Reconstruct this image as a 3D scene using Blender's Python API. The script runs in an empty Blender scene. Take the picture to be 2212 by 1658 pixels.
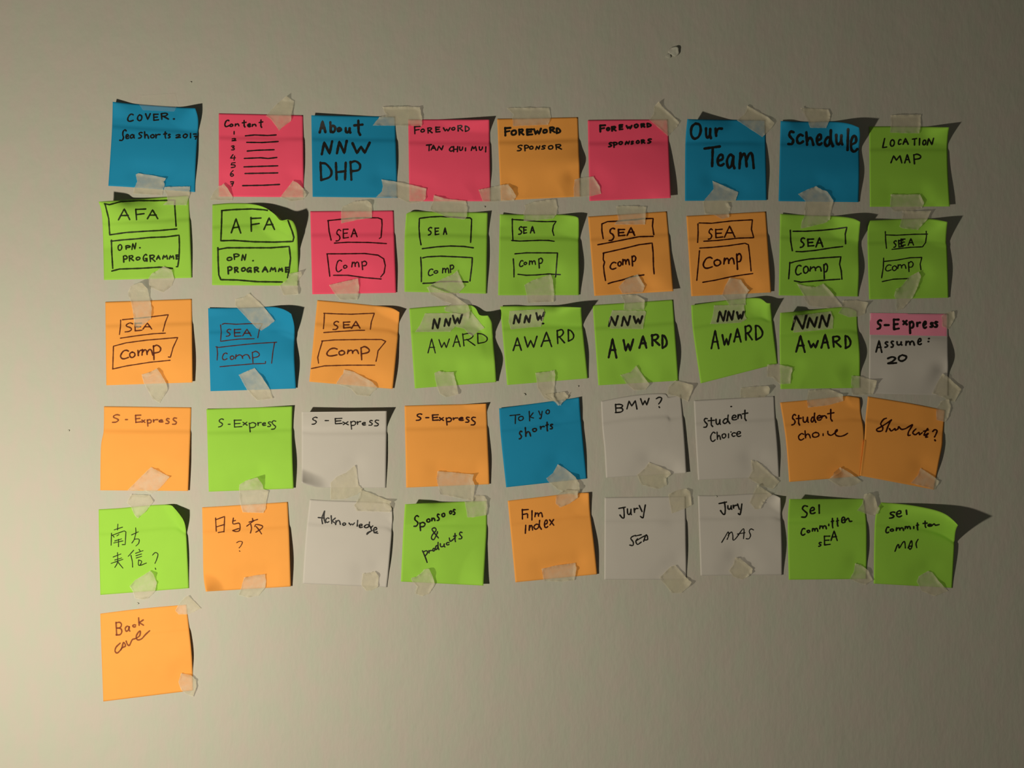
import bpy, bmesh, math, re, random
from mathutils import Vector, noise
from mathutils.bvhtree import BVHTree
random.seed(7)
PI = math.pi
W, H = 2212, 1658
S = 0.00042                 # metres of wall per photo pixel
CAMD = 0.80                 # camera distance from the wall
ZC = 1.50                   # height of the picture centre above the floor
ZOOM = 1658 / 240.0         # note data are in a 240 px window read at 1658 px
C = bpy.context.scene.collection
sc = bpy.context.scene

WORLD_STRENGTH = 0.042
LAMP_X, LAMP_D, LAMP_Z, LAMP_W = -0.475, 0.56, -0.195, 16.1
WALLC = (.55, .54, .45)
WALLA, WALLB = (.532, .492, .418), (.496, .510, .410)
INKSCALE = 0.86

# ------------------------------------------------------------ camera, light, exposure
cd = bpy.data.cameras.new('camera'); cam = bpy.data.objects.new('camera', cd); C.objects.link(cam)
cam.location = (0, -CAMD, ZC); cam.rotation_euler = (PI / 2, 0, 0)
cd.sensor_width = 36; cd.lens = 18 / (W / 2 * S / CAMD); cd.clip_start = 0.01
sc.camera = cam
world = bpy.data.worlds.new('world'); sc.world = world; world.use_nodes = True
bg = world.node_tree.nodes['Background']
bg.inputs[0].default_value = (1.0, 0.93, 0.78, 1); bg.inputs[1].default_value = WORLD_STRENGTH
ld = bpy.data.lights.new('desk_light', 'POINT'); lo = bpy.data.objects.new('desk_light', ld); C.objects.link(lo)
lo.location = (LAMP_X, -LAMP_D, ZC + LAMP_Z)
ld.energy = LAMP_W; ld.shadow_soft_size = 0.016; ld.color = (1.0, 0.905, 0.755)
vs = sc.view_settings; vs.view_transform = 'Standard'; vs.look = 'None'; vs.gamma = 1; vs.exposure = 0
vs.use_curve_mapping = False

# ------------------------------------------------------------ materials
def mat(name, rgb, rough=0.7, spec=0.2, alpha=1.0, bump=None, vary=0.0, vscale=60, two=None):
    m = bpy.data.materials.new(name); m.use_nodes = True
    nt = m.node_tree; N = nt.nodes; L = nt.links
    b = N['Principled BSDF']; out = N['Material Output']
    b.inputs['Base Color'].default_value = (*rgb, 1); b.inputs['Roughness'].default_value = rough
    b.inputs['Specular IOR Level'].default_value = spec
    tc = N.new('ShaderNodeTexCoord')
    if vary:
        n = N.new('ShaderNodeTexNoise'); n.inputs['Scale'].default_value = vscale; n.inputs['Detail'].default_value = 4
        L.new(tc.outputs['Object'], n.inputs['Vector'])
        mx = N.new('ShaderNodeMix'); mx.data_type = 'RGBA'
        mx.inputs[6].default_value = (*[c * (1 - vary) for c in rgb], 1); mx.inputs[7].default_value = (*[min(1, c * (1 + vary)) for c in rgb], 1)
        if two:
            mp = N.new('ShaderNodeMapping'); mp.inputs['Scale'].default_value = (1, 1, .45); L.new(tc.outputs['Object'], mp.inputs['Vector']); L.new(mp.outputs[0], n.inputs['Vector'])
            mx.inputs[6].default_value = (*two[0], 1); mx.inputs[7].default_value = (*two[1], 1)
            mr = N.new('ShaderNodeMapRange'); mr.inputs[1].default_value = .35; mr.inputs[2].default_value = .65
            L.new(n.outputs['Fac'], mr.inputs[0]); L.new(mr.outputs[0], mx.inputs[0])
        else: L.new(n.outputs['Fac'], mx.inputs[0])
        L.new(mx.outputs[2], b.inputs['Base Color'])
    if bump:
        prev = None
        for (sc_xyz, scale, strength, dist, detail) in bump:
            mp = N.new('ShaderNodeMapping'); mp.inputs['Scale'].default_value = sc_xyz
            L.new(tc.outputs['Object'], mp.inputs['Vector'])
            n = N.new('ShaderNodeTexNoise'); n.inputs['Scale'].default_value = scale; n.inputs['Detail'].default_value = detail
            L.new(mp.outputs['Vector'], n.inputs['Vector'])
            bp = N.new('ShaderNodeBump'); bp.inputs['Strength'].default_value = strength; bp.inputs['Distance'].default_value = dist
            L.new(n.outputs['Fac'], bp.inputs['Height'])
            if prev: L.new(prev.outputs['Normal'], bp.inputs['Normal'])
            prev = bp
        L.new(prev.outputs['Normal'], b.inputs['Normal'])
    if alpha < 1:
        tr = N.new('ShaderNodeBsdfTransparent'); mx = N.new('ShaderNodeMixShader'); mx.inputs[0].default_value = alpha
        L.new(tr.outputs[0], mx.inputs[1]); L.new(b.outputs[0], mx.inputs[2]); L.new(mx.outputs[0], out.inputs['Surface'])
        if vary:
            n = N.new('ShaderNodeTexNoise'); n.inputs['Scale'].default_value = 140; n.inputs['Detail'].default_value = 3
            L.new(tc.outputs['Object'], n.inputs['Vector'])
            mr = N.new('ShaderNodeMapRange'); mr.inputs[3].default_value = alpha - .1; mr.inputs[4].default_value = alpha + .1
            mr.inputs[1].default_value = .3; mr.inputs[2].default_value = .7
            L.new(n.outputs['Fac'], mr.inputs[0]); L.new(mr.outputs[0], mx.inputs[0])
    return m

PB = [((1, 1, 1), 900, .12, .0002, 3), ((1, 1, 1), 22, .25, .004, 1)]
M = {
 'wall': mat('painted_wall', WALLC, .85, .15, bump=[((1, 1, .35), 260, .35, .0006, 4), ((1, 1, 1), 45, .25, .002, 3), ((1, 1, .5), 9, .35, .006, 2)], vary=.035, vscale=75, two=(WALLA, WALLB)),
 'blue': mat('blue_paper', (.014, .275, .49), .75, .12, bump=PB, vary=.03),
 'green': mat('green_paper', (.33, .655, .068), .75, .12, bump=PB, vary=.03),
 'orange': mat('orange_paper', (.93, .395, .08), .75, .12, bump=PB, vary=.03),
 'pink': mat('pink_paper', (1.0, .10, .185), .75, .12, bump=PB, vary=.03),
 'white': mat('white_paper', (.58, .55, .485), .75, .12, bump=PB, vary=.02),
 'band': mat('pink_band', (.92, .30, .42), .7, .15, bump=PB, vary=.03),
 'tape': mat('masking_tape', (.72, .665, .47), .5, .3, alpha=.47, bump=[((1, 1, 1), 130, .22, .0007, 2), ((1, 1, 1), 900, .2, .0002, 2)], vary=.06, vscale=90),
 'clear': mat('clear_tape', (.85, .80, .66), .12, .6, alpha=.10, bump=[((1, 1, 1), 90, .5, .001, 2)]),
 'K': mat('black_ink', (.012, .011, .008), .5, .25, alpha=.93),
 'G': mat('thin_black_ink', (.012, .02, .004), .6, .15, alpha=.86),
 'R': mat('dark_maroon_ink', (.035, .004, .003), .6, .15, alpha=.93),
 'B': mat('brown_ink', (.10, .02, .012), .7, .1, alpha=.80),
 'F': mat('faded_brown_ink', (.22, .055, .03), .7, .1, alpha=.66),
}

# ------------------------------------------------------------ geometry helpers
CAM = Vector((0, -CAMD, ZC))
def wallpt(px, py): return Vector(((px - W / 2) * S, 0, ZC - (py - H / 2) * S))
def lift(px, py, h):                       # point seen at pixel (px, py), standing h metres off the wall
    p = wallpt(px, py); return CAM + (p - CAM) * (1 - h / CAMD)
SHEETS = []                                # (bbox in px, bvh)
def height_at(px, py, sheets=None):
    p = wallpt(px, py); d = (p - CAM); dn = d.normalized(); best = 0.0
    for (b, t) in (SHEETS if sheets is None else sheets):
        if b[0] <= px <= b[2] and b[1] <= py <= b[3]:
            hit = t.ray_cast(CAM, dn)
            if hit[0] is not None: best = max(best, -hit[0].y)
    return best
def meshobj(name, verts, faces, m, parent=None, origin=Vector((0, 0, 0)), smooth=True):
    me = bpy.data.meshes.new(name); me.from_pydata([v - origin for v in verts], [], faces)
    if smooth: me.polygons.foreach_set('use_smooth', [True] * len(me.polygons))
    me.materials.append(m); me.update()
    o = bpy.data.objects.new(name, me); C.objects.link(o)
    if parent: o.parent = parent
    else: o.location = origin
    return o
def add_sheet(verts, faces, pad=2):
    xs = []; ys = []
    for v in verts:
        t = CAMD / (CAMD + v.y)
        xs.append(v.x * t / S + W / 2); ys.append(H / 2 - (v.z - ZC) * t / S)
    SHEETS.append(((min(xs) - pad, min(ys) - pad, max(xs) + pad, max(ys) + pad), BVHTree.FromPolygons(verts, faces)))
    return SHEETS[-1]

def polyd(p, poly):                        # distance to polygon, 0 inside
    x, y = p; inside = False; best = 1e9; n = len(poly)
    for i in range(n):
        x1, y1 = poly[i]; x2, y2 = poly[(i + 1) % n]
        if (y1 > y) != (y2 > y) and x < (x2 - x1) * (y - y1) / (y2 - y1) + x1: inside = not inside
        dx, dy = x2 - x1, y2 - y1; L = dx * dx + dy * dy
        t = max(0, min(1, ((x - x1) * dx + (y - y1) * dy) / L)) if L else 0
        best = min(best, math.hypot(x - x1 - t * dx, y - y1 - t * dy))
    return (-best if inside else best)
def P2(s): return [tuple(float(c) for c in t.split(',')) for t in s.split()]
def along(pl, n):                          # resample a polyline to n+1 points by arc length, Catmull-Rom
    pl = crom(pl, 8) if len(pl) > 2 else pl
    L = [0]
    for a, b in zip(pl, pl[1:]): L.append(L[-1] + math.dist(a, b))
    out = []; j = 0
    for i in range(n + 1):
        t = L[-1] * i / n
        while j < len(L) - 2 and L[j + 1] < t: j += 1
        f = (t - L[j]) / max(1e-9, L[j + 1] - L[j]); f = max(0, min(1, f))
        out.append((pl[j][0] * (1 - f) + pl[j + 1][0] * f, pl[j][1] * (1 - f) + pl[j + 1][1] * f))
    return out
def crom(p, k):
    q = [p[0]] + list(p) + [p[-1]]; out = []
    for i in range(1, len(q) - 2):
        a, b, c, d = q[i - 1], q[i], q[i + 1], q[i + 2]
        for s in range(k):
            t = s / k; r = []
            for z in (0, 1):
                r.append(.5 * (2 * b[z] + (c[z] - a[z]) * t + (2 * a[z] - 5 * b[z] + 4 * c[z] - d[z]) * t * t + (3 * b[z] - a[z] - 3 * c[z] + d[z]) * t ** 3))
            out.append(tuple(r))
    out.append(p[-1]); return out
def sm(a, b, x):
    t = max(0, min(1, (x - a) / (b - a))); return t * t * (3 - 2 * t)

GLYPHS = r"""A 0,1 .5,0 1,1|.2,.62 .85,.6
B 0,0 .08,1|~0,.03 .6,0 .95,.15 .7,.42 .1,.46|~.1,.46 .8,.5 1,.75 .7,.96 0,1
C ~1,.1 .7,0 .3,.15 0,.6 .1,.92 .45,1 1,.85
D 0,0 .05,1|~0,.02 .5,.08 1,.45 .85,.8 .05,1
E 0,0 .05,1|0,.03 .95,0|.02,.5 .8,.45|.05,1 1,.92
F 0,0 .05,1|0,.04 1,0|.02,.52 .8,.42
G ~.9,.1 .6,0 .15,.25 0,.65 .25,.95 .6,.9 .85,.6|.5,.6 .95,.58 .95,1
H 0,0 .05,1|1,0 .95,1|0,.55 1,.5
I .6,0 .4,1
J 0,.12 1,0|~.75,.03 .85,.5 .8,.95 .55,.98 .2,.72
K 0,0 .1,1|.9,.15 .15,.6 1,.7
L .5,0 .25,.5 0,1 1,.92
M 0,1 .22,.05 .5,.65 .85,.0 1,1
N 0,1 .24,.04 .74,.96 1,0
O ~.5,0 .1,.25 0,.7 .3,1 .75,.9 1,.5 .85,.1 .45,.02
P 0,.05 .1,1|~0,.1 .5,0 1,.2 .85,.45 .1,.55
R 0,.05 .08,1|~0,.08 .6,0 .85,.2 .55,.45 .1,.52|.3,.5 1,.95
S ~.95,.08 .6,0 .2,.15 .2,.38 .6,.52 .8,.72 .5,.95 0,1
T 0,.12 1,0|.55,.08 .5,1
U ~0,0 .05,.7 .35,1 .75,.85 .95,.4 1,0
V 0,0 .45,1 1,0
W 0,.05 .25,.95 .5,.35 .72,.95 1,0
a ~.85,.15 .4,0 .02,.45 .2,.95 .6,.8 .85,.2|~.85,.1 .85,.7 1,1
b 0,0 .08,1|~.08,.6 .5,.35 1,.6 .7,.98 .08,.95
c ~1,.1 .55,0 .08,.4 .15,.85 .55,1 1,.8
d ~.65,.5 .3,.45 0,.75 .2,1 .55,.85 .7,.5|~.75,0 .72,.6 1,1
e ~.08,.55 .8,.4 .8,.05 .4,0 .05,.4 .15,.9 .6,1 1,.85
g ~.8,.1 .3,0 .05,.3 .5,.5 .85,.1 .8,.8 .4,1 .1,.9
h 0,0 .1,1|~.1,.75 .45,.45 .8,.6 1,1
i .5,0 .5,1
k 0,0 .1,1|.9,.3 .15,.65 1,1
l .6,0 .4,1
m 0,1 .05,.05|~.05,.5 .25,.1 .42,.25 .48,.9|~.48,.5 .7,.05 .9,.2 1,1
n 0,1 .05,.1|~.08,.55 .5,.05 .85,.3 1,1
o ~.5,0 .05,.3 .1,.85 .5,1 .95,.65 .85,.15 .45,.02
p 0,.05 .15,1|~.05,.15 .55,0 1,.2 .75,.5 .12,.55
r 0,.05 .1,1|~.1,.55 .45,.1 1,.05
s ~.9,.05 .4,0 .15,.25 .5,.48 .85,.7 .6,.98 0,1
t .5,0 .5,.8 .7,1|0,.35 1,.28
u ~0,0 .05,.75 .4,.95 .75,.6 .85,.05|~.85,.05 .85,.7 1,1
v 0,0 .45,1 1,0
w 0,.1 .3,.9 .5,.4 .7,.9 1,0
x 0,.05 1,1|.95,0 .05,.95
y 0,0 .45,.5|~1,0 .8,.6 .6,1 .2,.9
0 ~.5,0 .1,.3 .05,.75 .4,1 .85,.7 .95,.25 .5,.02
1 .5,0 .5,1
2 ~0,.2 .5,0 .9,.2 .5,.65 0,.95|.05,.97 1,.85
3 ~0,.08 .7,0 .8,.25 .3,.45 .9,.65 .7,.95 0,1
4 .5,0 0,.65 1,.6|.85,.25 .75,1
5 .9,0 .2,.05 .1,.45|~.1,.45 .8,.5 .85,.85 .1,1
6 ~.8,0 .2,.35 0,.8 .4,1 .95,.8 .6,.55 .1,.7
7 0,.1 1,.05 .5,1|.2,.5 .9,.45
? ~0,.15 .5,0 1,.1 .8,.4 .45,.65|.5,.93 .6,1
& ~1,.9 .3,.3 .15,.1 .5,0 .65,.2 .15,.6 .05,.9 .4,1 .8,.5|.8,.5 .85,.35
- 0,.5 1,.5
. .2,.5 .8,.5
"""

DATA = r"""
N 200 190 blue|blue sticky note with a small two-line cover title, topmost at the left end
C 300,205 1530,302 1527,1552 235,1460
T 650,240 1150,278
R 1568,420 1576,560 1556,800 1534,1200
L 288,640
B 610,1482
H TL 5 .35 .2;TR 9.5 .42 .3;belly 3;R .55 3 .25
w 26 K COVER C 520,385,610,505 O 665,395,740,495 V 785,380,865,480 E 905,385,985,490 R 1020,370,1135,475 . 1200,450,1225,475
w 26 K two small words and a year
s 500,640 480,625 455,650 450,700 460,740 440,780 405,780
g e 490,690,545,760 a 555,690,630,755 S 680,655,745,755 h 770,650,840,755 o 860,690,925,750 r 935,685,1010,750 t 1055,650,1110,755 s 1120,685,1165,750 2 1240,690,1315,750 0 1345,680,1420,750 1 1450,670,1470,750 7 1500,675,1570,770
N 440 200 pink|pink sticky note listing numbered lines one to seven
C 225,310 1480,338 1492,1560 225,1550
H belly 2;R .5 1.5 .4
w 26 K Content C 310,405,380,515 o 385,465,440,510 n 465,460,530,505 t 570,410,635,520 e 650,460,705,515 n 720,465,785,510 t 820,400,885,525
w 20 K numbers one to seven
g 1 445,575,460,625 2 420,680,485,725 3 410,790,465,860 4 395,920,475,1010 5 400,1040,480,1125 6 395,1160,450,1255 7 395,1320,450,1400
d 24 K
l 620,645 760,632 950,640 1080,632
l 640,742 870,745 1110,730
l 650,872 800,860 1050,852
l 605,982 850,972 960,983 1090,968
l 600,1108 850,1100 1105,1092
l 615,1207 1105,1198
l 580,1388 900,1382 1130,1370
N 650 210 blue|blue sticky note headed About in thick marker
C 155,268 1405,290 1440,1500 175,1485
H TL 4.5 .85 .2;belly 3;R .4 2 .3
w 44 K About A 270,350,375,535 b 430,360,520,530 o 540,450,605,515 u 660,450,745,540 t 790,335,925,570
w 44 K letters NNW N 300,650,475,860 N 530,640,690,850 W 760,670,1030,850
w 40 K letters DHP D 285,965,460,1250 H 515,970,675,1240 P 730,940,890,1245
N 850 210 pink|pink sticky note with Foreword above a three-word line
C 220,330 1430,335 1450,1550 235,1550
H TR 6.8 .65 .16;belly 3;R .6 1.5 .3
w 24 K FOREWORD F 310,430,400,550 O 405,470,465,525 R 505,450,580,540 E 625,440,695,525 W 740,450,845,515 O 865,445,920,495 R 955,415,1035,510 D 1065,425,1130,515
w 24 K three short capital words T 485,700,570,805 A 555,710,635,795 N 650,720,745,795 C 830,735,895,810 H 890,730,960,820 U 980,735,1035,800 I 1068,750,1078,805 M 1155,725,1240,800 U 1275,735,1330,795 I 1365,735,1385,820
N 1050 210 orange|orange sticky note reading Foreword Sponsor
C 165,322 1370,298 1410,1480 220,1540
H belly 5;R .62 11 .2
w 36 K FOREWORD F 275,450,370,580 O 370,485,455,570 R 485,470,565,570 E 600,470,695,570 W 705,460,825,565 O 845,475,915,540 R 945,440,1030,535 D 1045,455,1110,545
w 24 K SPONSOR S 460,710,545,805 P 570,710,635,805 O 645,725,705,780 N 735,720,805,785 S 825,715,890,780 O 925,715,1000,780 R 1035,700,1130,785
N 1240 210 pink|pink sticky note reading Foreword Sponsors
C 205,342 1400,330 1445,1502 230,1545
H belly 4;R 1 11 .45
w 34 K FOREWORD F 380,410,470,525 O 480,450,535,500 R 555,430,630,510 E 670,405,730,490 W 775,415,865,480 O 895,395,960,460 R 995,390,1060,455 D 1085,385,1150,450
w 28 K SPONSORS S 510,670,575,745 P 585,665,645,755 O 665,655,725,710 N 760,650,830,710 S 845,650,890,705 O 925,640,975,695 R 1000,630,1060,695 S 1090,615,1160,690
N 1450 210 blue|blue sticky note reading Our Team
C 240,325 1402,340 1426,1535 205,1545
L 210,700
T 700,335
H TL 14 .62 .3;belly 4;R .65 3 .25
w 44 K Our O 285,380,450,625 u 510,455,600,620 r 650,450,760,590
w 44 K Team T 490,720,730,1035 e 680,850,790,1030 a 820,850,950,1070 m 1010,810,1240,1070
N 1650 220 blue|blue sticky note reading Schedule
C 250,285 1420,385 1415,1495 220,1480
T 670,296 960,290 1250,320
R 1435,500 1422,700 1425,1000
H TL 5 .35 .2;TR 17 .5 .32;belly 3;R .62 6 .25
w 46 K Schedule s 355,435,460,640 c 480,480,590,630 h 625,440,745,650 e 780,480,870,650 d 900,410,1040,670 u 1070,480,1180,650 l 1225,400,1280,730 e 1285,500,1400,750
N 1850 230 green|green sticky note reading Location Map
C 190,300 1385,310 1395,1490 200,1495
T 700,296
R 1368,450 1360,640 1368,1000
H TR 10 .38 .22;belly 2;R 1.02 8 .4
w 26 K LOCATION L 385,470,455,620 O 500,490,570,600 C 620,485,670,570 A 690,465,775,570 T 830,470,900,580 I 925,470,955,580 O 985,495,1040,580 N 1050,465,1155,580
w 26 K MAP M 510,725,680,845 A 715,710,800,845 P 850,705,960,860
N 200 400 green|green sticky note with framed letters over framed programme, left end
C 90,245 1432,150 1478,1380 170,1412
L 145,500
H TL 20 .82 .6;belly 2;R .6 2.5 .4
d 26 G
l 175,275 250,290 420,245 700,230 950,230 1180,222 1228,225 1225,310
l 185,280 240,500 255,740 500,705 800,685 1000,675 1255,652
l 1225,310 1245,610
l 275,835 450,815 650,800 850,780 1100,770 1290,745 1295,900 1290,1080 1270,1215 1250,1215
l 280,820 285,1000 300,1240
l 285,1280 400,1250 700,1240 1000,1222 1190,1240
w 26 G letters AFA A 380,345,560,520 F 640,350,800,520 A 810,360,975,505
w 24 G OPN O 375,880,440,975 P 490,895,565,960 N 580,860,650,965 . 697,925,712,940
w 26 G PROGRAMME P 455,1045,520,1155 R 540,1045,615,1135 O 645,1065,710,1120 G 750,1025,820,1140 R 850,1035,935,1145 A 950,1040,1010,1110 M 1040,1035,1120,1105 M 1140,1040,1215,1105 E 1240,1035,1295,1105
N 440 420 green|green sticky note with top right corner curled forward, framed programme text
C 130,150 1250,372 1402,1360 125,1350
T 400,130 700,140 900,190 1050,290 1140,385
R 1330,400 1385,520 1402,700 1412,1150
H TR 23 .6 .5;belly 2;R .5 3 .3
d 28 G
l 265,240 450,225 720,215 900,228 1000,245
l 270,245 265,450 255,690 450,685 750,705 1050,710 1330,700 1345,640 1320,550 1255,380
l 210,795 215,820 350,795 700,795 1000,795 1275,775 1295,950 1275,1130 1250,1240
l 212,815 215,1000 225,1200 255,1270 500,1275 800,1300 1170,1305
w 28 G letters AFA A 405,355,555,580 F 700,340,860,560 A 895,340,1060,525
w 26 G OPN O 345,930,425,990 P 445,880,530,975 N 560,885,635,990 . 727,980,742,995
w 30 G PROGRAMME P 355,1070,425,1190 R 455,1080,520,1170 O 560,1085,625,1150 G 640,1085,715,1165 R 750,1080,825,1165 A 870,1070,960,1160 M 985,1080,1080,1155 M 1110,1090,1180,1155 E 1215,1080,1280,1165
N 650 420 pink|pink sticky note with framed Sea over rounded Comp frame
C 140,250 1380,240 1420,1465 170,1487
H belly 2;R .75 3 .3
d 22 R
l 400,390 590,370 800,350 1060,347 1150,348 1205,370 1210,450 1195,640 1170,655
l 405,390 420,550 450,680
l 500,725 700,712 1000,715 1275,732
l 385,885 600,885 950,880 1150,905 1235,960 1258,1060 1240,1170 1190,1230
l 390,885 410,1050 430,1220
l 485,1205 700,1205 950,1240 1195,1260
w 22 R SEA S 520,520,600,700 E 625,510,710,655 A 745,505,840,635
w 22 R Comp C 520,975,610,1155 o 630,1050,690,1105 m 755,1000,870,1085 p 905,990,985,1125
N 850 420 green|green sticky note with framed Sea and Comp, right of the pink one in its row
C 190,290 1405,270 1385,1478 165,1450
T 300,252 700,258
L 165,700
H TL 5 .38 .2;TR 4 .25 .3;belly 3;R .55 3 .35
d 24 K
l 390,355 550,335 700,328 850,335 1070,348 1140,348 1165,370 1160,500 1150,715
l 385,360 380,500 390,640 410,750
l 430,808 650,780 850,768 1050,775 1190,795
l 435,945 500,930 700,920 950,930 1175,942 1170,1050 1140,1290
l 405,935 415,1100 415,1300
l 440,1325 580,1320 700,1300 880,1295 1110,1305
w 24 K SEA S 510,485,575,610 E 615,495,680,605 A 740,490,795,600
w 22 K Comp C 515,1105,590,1215 o 600,1130,665,1180 m 725,1090,830,1175 p 840,1045,900,1170
N 1050 420 green|green sticky note with framed Sea, wide shadow along its right side
C 205,295 1375,345 1387,1500 180,1502
T 700,300 1100,300 1300,318
R 1385,420 1385,700
H TL 4 .35 .15;TR 9 .45 .28;belly 5;R .65 7 .3
d 22 K
l 385,372 560,382 750,400 900,405 1045,400 1005,460 990,540 1010,610
l 390,365 390,500 400,690
l 380,685 500,695 800,683 930,685 1015,698
l 430,885 600,870 800,870 1065,872 1055,1000 1040,1200 1035,1230
l 405,960 415,1100 415,1230
l 475,1190 600,1205 750,1200 930,1185 1105,1195
w 24 K SEA S 480,475,545,600 E 555,480,610,585 A 655,470,725,580
w 22 K Comp C 495,980,555,1080 o 560,1005,610,1050 m 640,980,740,1050 p 780,945,845,1100
N 1250 430 orange|orange sticky note with framed Sea, left one of the orange pair in its row
C 140,262 1315,182 1415,1372 235,1442
H belly 2;BR 6 .5
d 24 R
l 345,370 430,335 550,330 700,315 860,305 950,292 1110,288 1100,400 1120,530
l 345,375 345,470 365,590
l 285,680 450,650 700,600 900,560 1110,555
l 365,805 500,775 700,730 900,680 1095,655 1110,800 1115,1000 1125,1115
l 370,805 365,900 385,940 370,1000 380,1100 400,1215
l 440,1260 500,1240 650,1205 800,1155 970,1130
w 28 R SEA S 450,425,545,625 E 585,445,695,555 A 715,415,840,550
w 26 R Comp C 465,935,560,1050 o 580,925,640,1005 m 650,890,760,985 p 790,840,855,1005
N 1450 430 orange|orange sticky note with larger Comp lettering under thin framed Sea
C 225,252 1412,185 1492,1390 300,1447
H belly 2;R .8 6 .35
d 22 R
l 415,355 600,360 900,325 1210,308 1195,450 1230,575 1000,582 700,615 485,628
l 397,370 400,500 393,645
l 425,730 600,720 850,695 1100,658 1150,680 1165,800 1180,950 1190,1070
l 420,770 405,950 380,1210
l 470,1240 650,1210 900,1155 1100,1125 1215,1110
w 24 R SEA S 550,440,620,600 E 655,445,770,580 A 790,395,950,575
w 28 R Comp C 475,860,615,1040 o 630,895,745,1000 m 780,870,945,975 p 970,805,1050,1050
N 1660 440 green|green sticky note with slanting Sea and Comp frames, right of the orange pair
C 175,150 1370,270 1340,1382 155,1365
T 600,170 1000,185 1250,215
R 1360,400 1348,600 1352,1000
H TL 2.5 .35 .15;TR 15 .5 .32;belly 2;R .62 7 .25
d 24 K
l 365,410 550,410 800,395 1000,375 1170,350 1145,450 1150,595
l 325,395 330,550 355,700
l 410,712 500,715 700,695 950,655 1105,638
l 340,880 400,860 600,825 850,805 1080,790 1060,900 1085,1000 1095,1125
l 318,875 310,1000 300,1120
l 385,1150 480,1170 650,1155 900,1135 1065,1125
w 28 K SEA S 470,500,545,655 E 580,520,680,640 A 700,495,815,650
w 26 K Comp C 400,910,490,1065 o 515,925,600,1040 m 615,930,790,1010 p 820,885,885,1125
N 1850 440 green|green sticky note with small framed Sea and Comp, right end of its row
C 190,250 1357,270 1377,1400 190,1425
T 700,226 1100,224
R 1340,550 1355,700
L 165,500
H TL 4 .4 .15;TR 13 .5 .35;belly 2;R .62 5 .3
d 20 K
l 430,415 435,550 448,665
l 440,465 600,470 850,455 1060,452
l 1040,410 1045,480 1030,580 985,642 800,650 530,680
l 405,810 400,950 375,1105
l 410,860 600,840 800,805 975,800 950,900 962,985
l 385,1160 550,1125 770,1115
w 22 K SEA S 550,545,600,655 E 660,520,730,630 A 765,515,855,625 E 625,540,700,650
w 20 K Comp C 430,905,520,1005 o 530,920,605,1000 m 610,900,740,970 p 770,860,850,1020
Z
N 200 610 orange|orange sticky note with framed Sea partly covered by hanging tape, left end
C 190,290 1478,245 1490,1490 205,1532
H belly 2;R .8 7 .4
d 20 B
l 445,555 600,540 850,515 1130,480 1085,590 1050,725
l 418,560 415,660 400,775
l 415,830 650,795 900,765 1085,755
l 300,1290 310,950 500,900 800,860 1270,820 1200,970 1160,1115 1130,1110
l 300,1290 500,1245 850,1190 1155,1160
w 22 B SEA S 480,600,610,740 E 625,600,740,725 A 745,600,885,700
w 26 B Comp C 415,1005,540,1145 o 545,1030,640,1125 r 670,1000,760,1095 m 730,990,900,1090 P 900,930,1020,1155
N 430 630 blue|blue sticky note with framed Sea and Comp under slanting tape
C 135,245 1375,330 1445,1442 170,1482
T 600,238 1050,225 1210,245 1310,285
R 1412,460 1425,600 1420,1000
L 145,600
B 900,1460
H TL 2 .5 .1;TR 16 .42 .36;belly 3;R .68 10 .28
d 18 B
l 345,485 380,472 550,485 750,475 945,478 900,560 875,685
l 320,495 330,600 320,740 420,725 600,705 820,700
l 250,820 290,830 500,805 800,775 1155,752
l 265,820 275,920 268,1020
l 1125,760 1100,900 1082,1065
l 310,1118 500,1100 800,1075 990,1070 990,1040
w 20 B SEA S 400,555,480,670 E 520,555,630,670 A 645,550,780,665
w 20 B Comp C 345,910,420,1020 o 460,950,525,1015 m 540,930,760,1005 P 790,885,900,1065
N 650 630 orange|orange sticky note tilted left with framed Sea over larger Comp
C 245,125 1470,305 1368,1448 125,1340
T 600,155 1000,195 1330,235
R 1460,480 1440,750
H TR 8 .32 .14;belly 3;R .8 5 .35
d 20 B
l 340,320 550,330 750,335 950,325 1095,320 1050,450 1035,560
l 350,325 345,440 335,550
l 340,608 600,590 850,575 950,575
l 310,735 500,718 900,712 1200,712 1265,740 1150,880 1135,970 1120,1035
l 320,735 270,900 250,980 262,1065
l 155,1145 350,1105 700,1095 1100,1095
w 24 B SEA S 475,435,570,570 E 630,445,740,545 A 750,435,885,550
w 26 B Comp C 385,835,545,965 o 560,870,660,950 m 690,860,860,930 P 890,815,1020,1020
N 860 620 green|green Award sticky note with curled corner, leftmost of the Award notes
C 165,318 1340,425 1465,1415 250,1510
T 500,290 900,265 1080,268 1160,320 1215,415
R 1395,520 1408,640 1440,1050
H TR 16 .45 .35;belly 4;R .7 14 .25
w 20 K AWARD A 440,760,560,985 W 605,770,765,915 A 815,710,930,890 R 960,685,1150,880 D 1180,685,1330,845
N 1060 630 green|green Award sticky note with long shadow along its top edge
C 140,218 1350,235 1450,1290 245,1390
T 500,212 900,214
R 1368,480
H TL 2 .3 .15;TR 17 1.05 .25;belly 3;R .62 4 .3
w 26 K AWARD A 330,680,460,880 W 500,660,695,845 A 745,590,915,825 R 985,560,1105,780 D 1150,560,1240,740
N 1260 630 green|green Award sticky note in heavy marker, middle one of the Award notes
C 140,200 1338,118 1420,1325 225,1395
H belly 3;R .62 6 .28
w 38 K AWARD A 370,690,500,990 W 590,700,750,900 A 830,650,950,845 R 1015,630,1140,810 D 1170,640,1250,850
N 1470 620 green|green Award sticky note turned clockwise under lifted tape
C 160,270 1342,240 1450,1140 300,1435
T 600,205 900,170 1150,160 1230,190 1285,235
R 1368,470 1400,750
L 185,640
H TR 12 .4 .3;TL 3 .5 .15;belly 3
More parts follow.
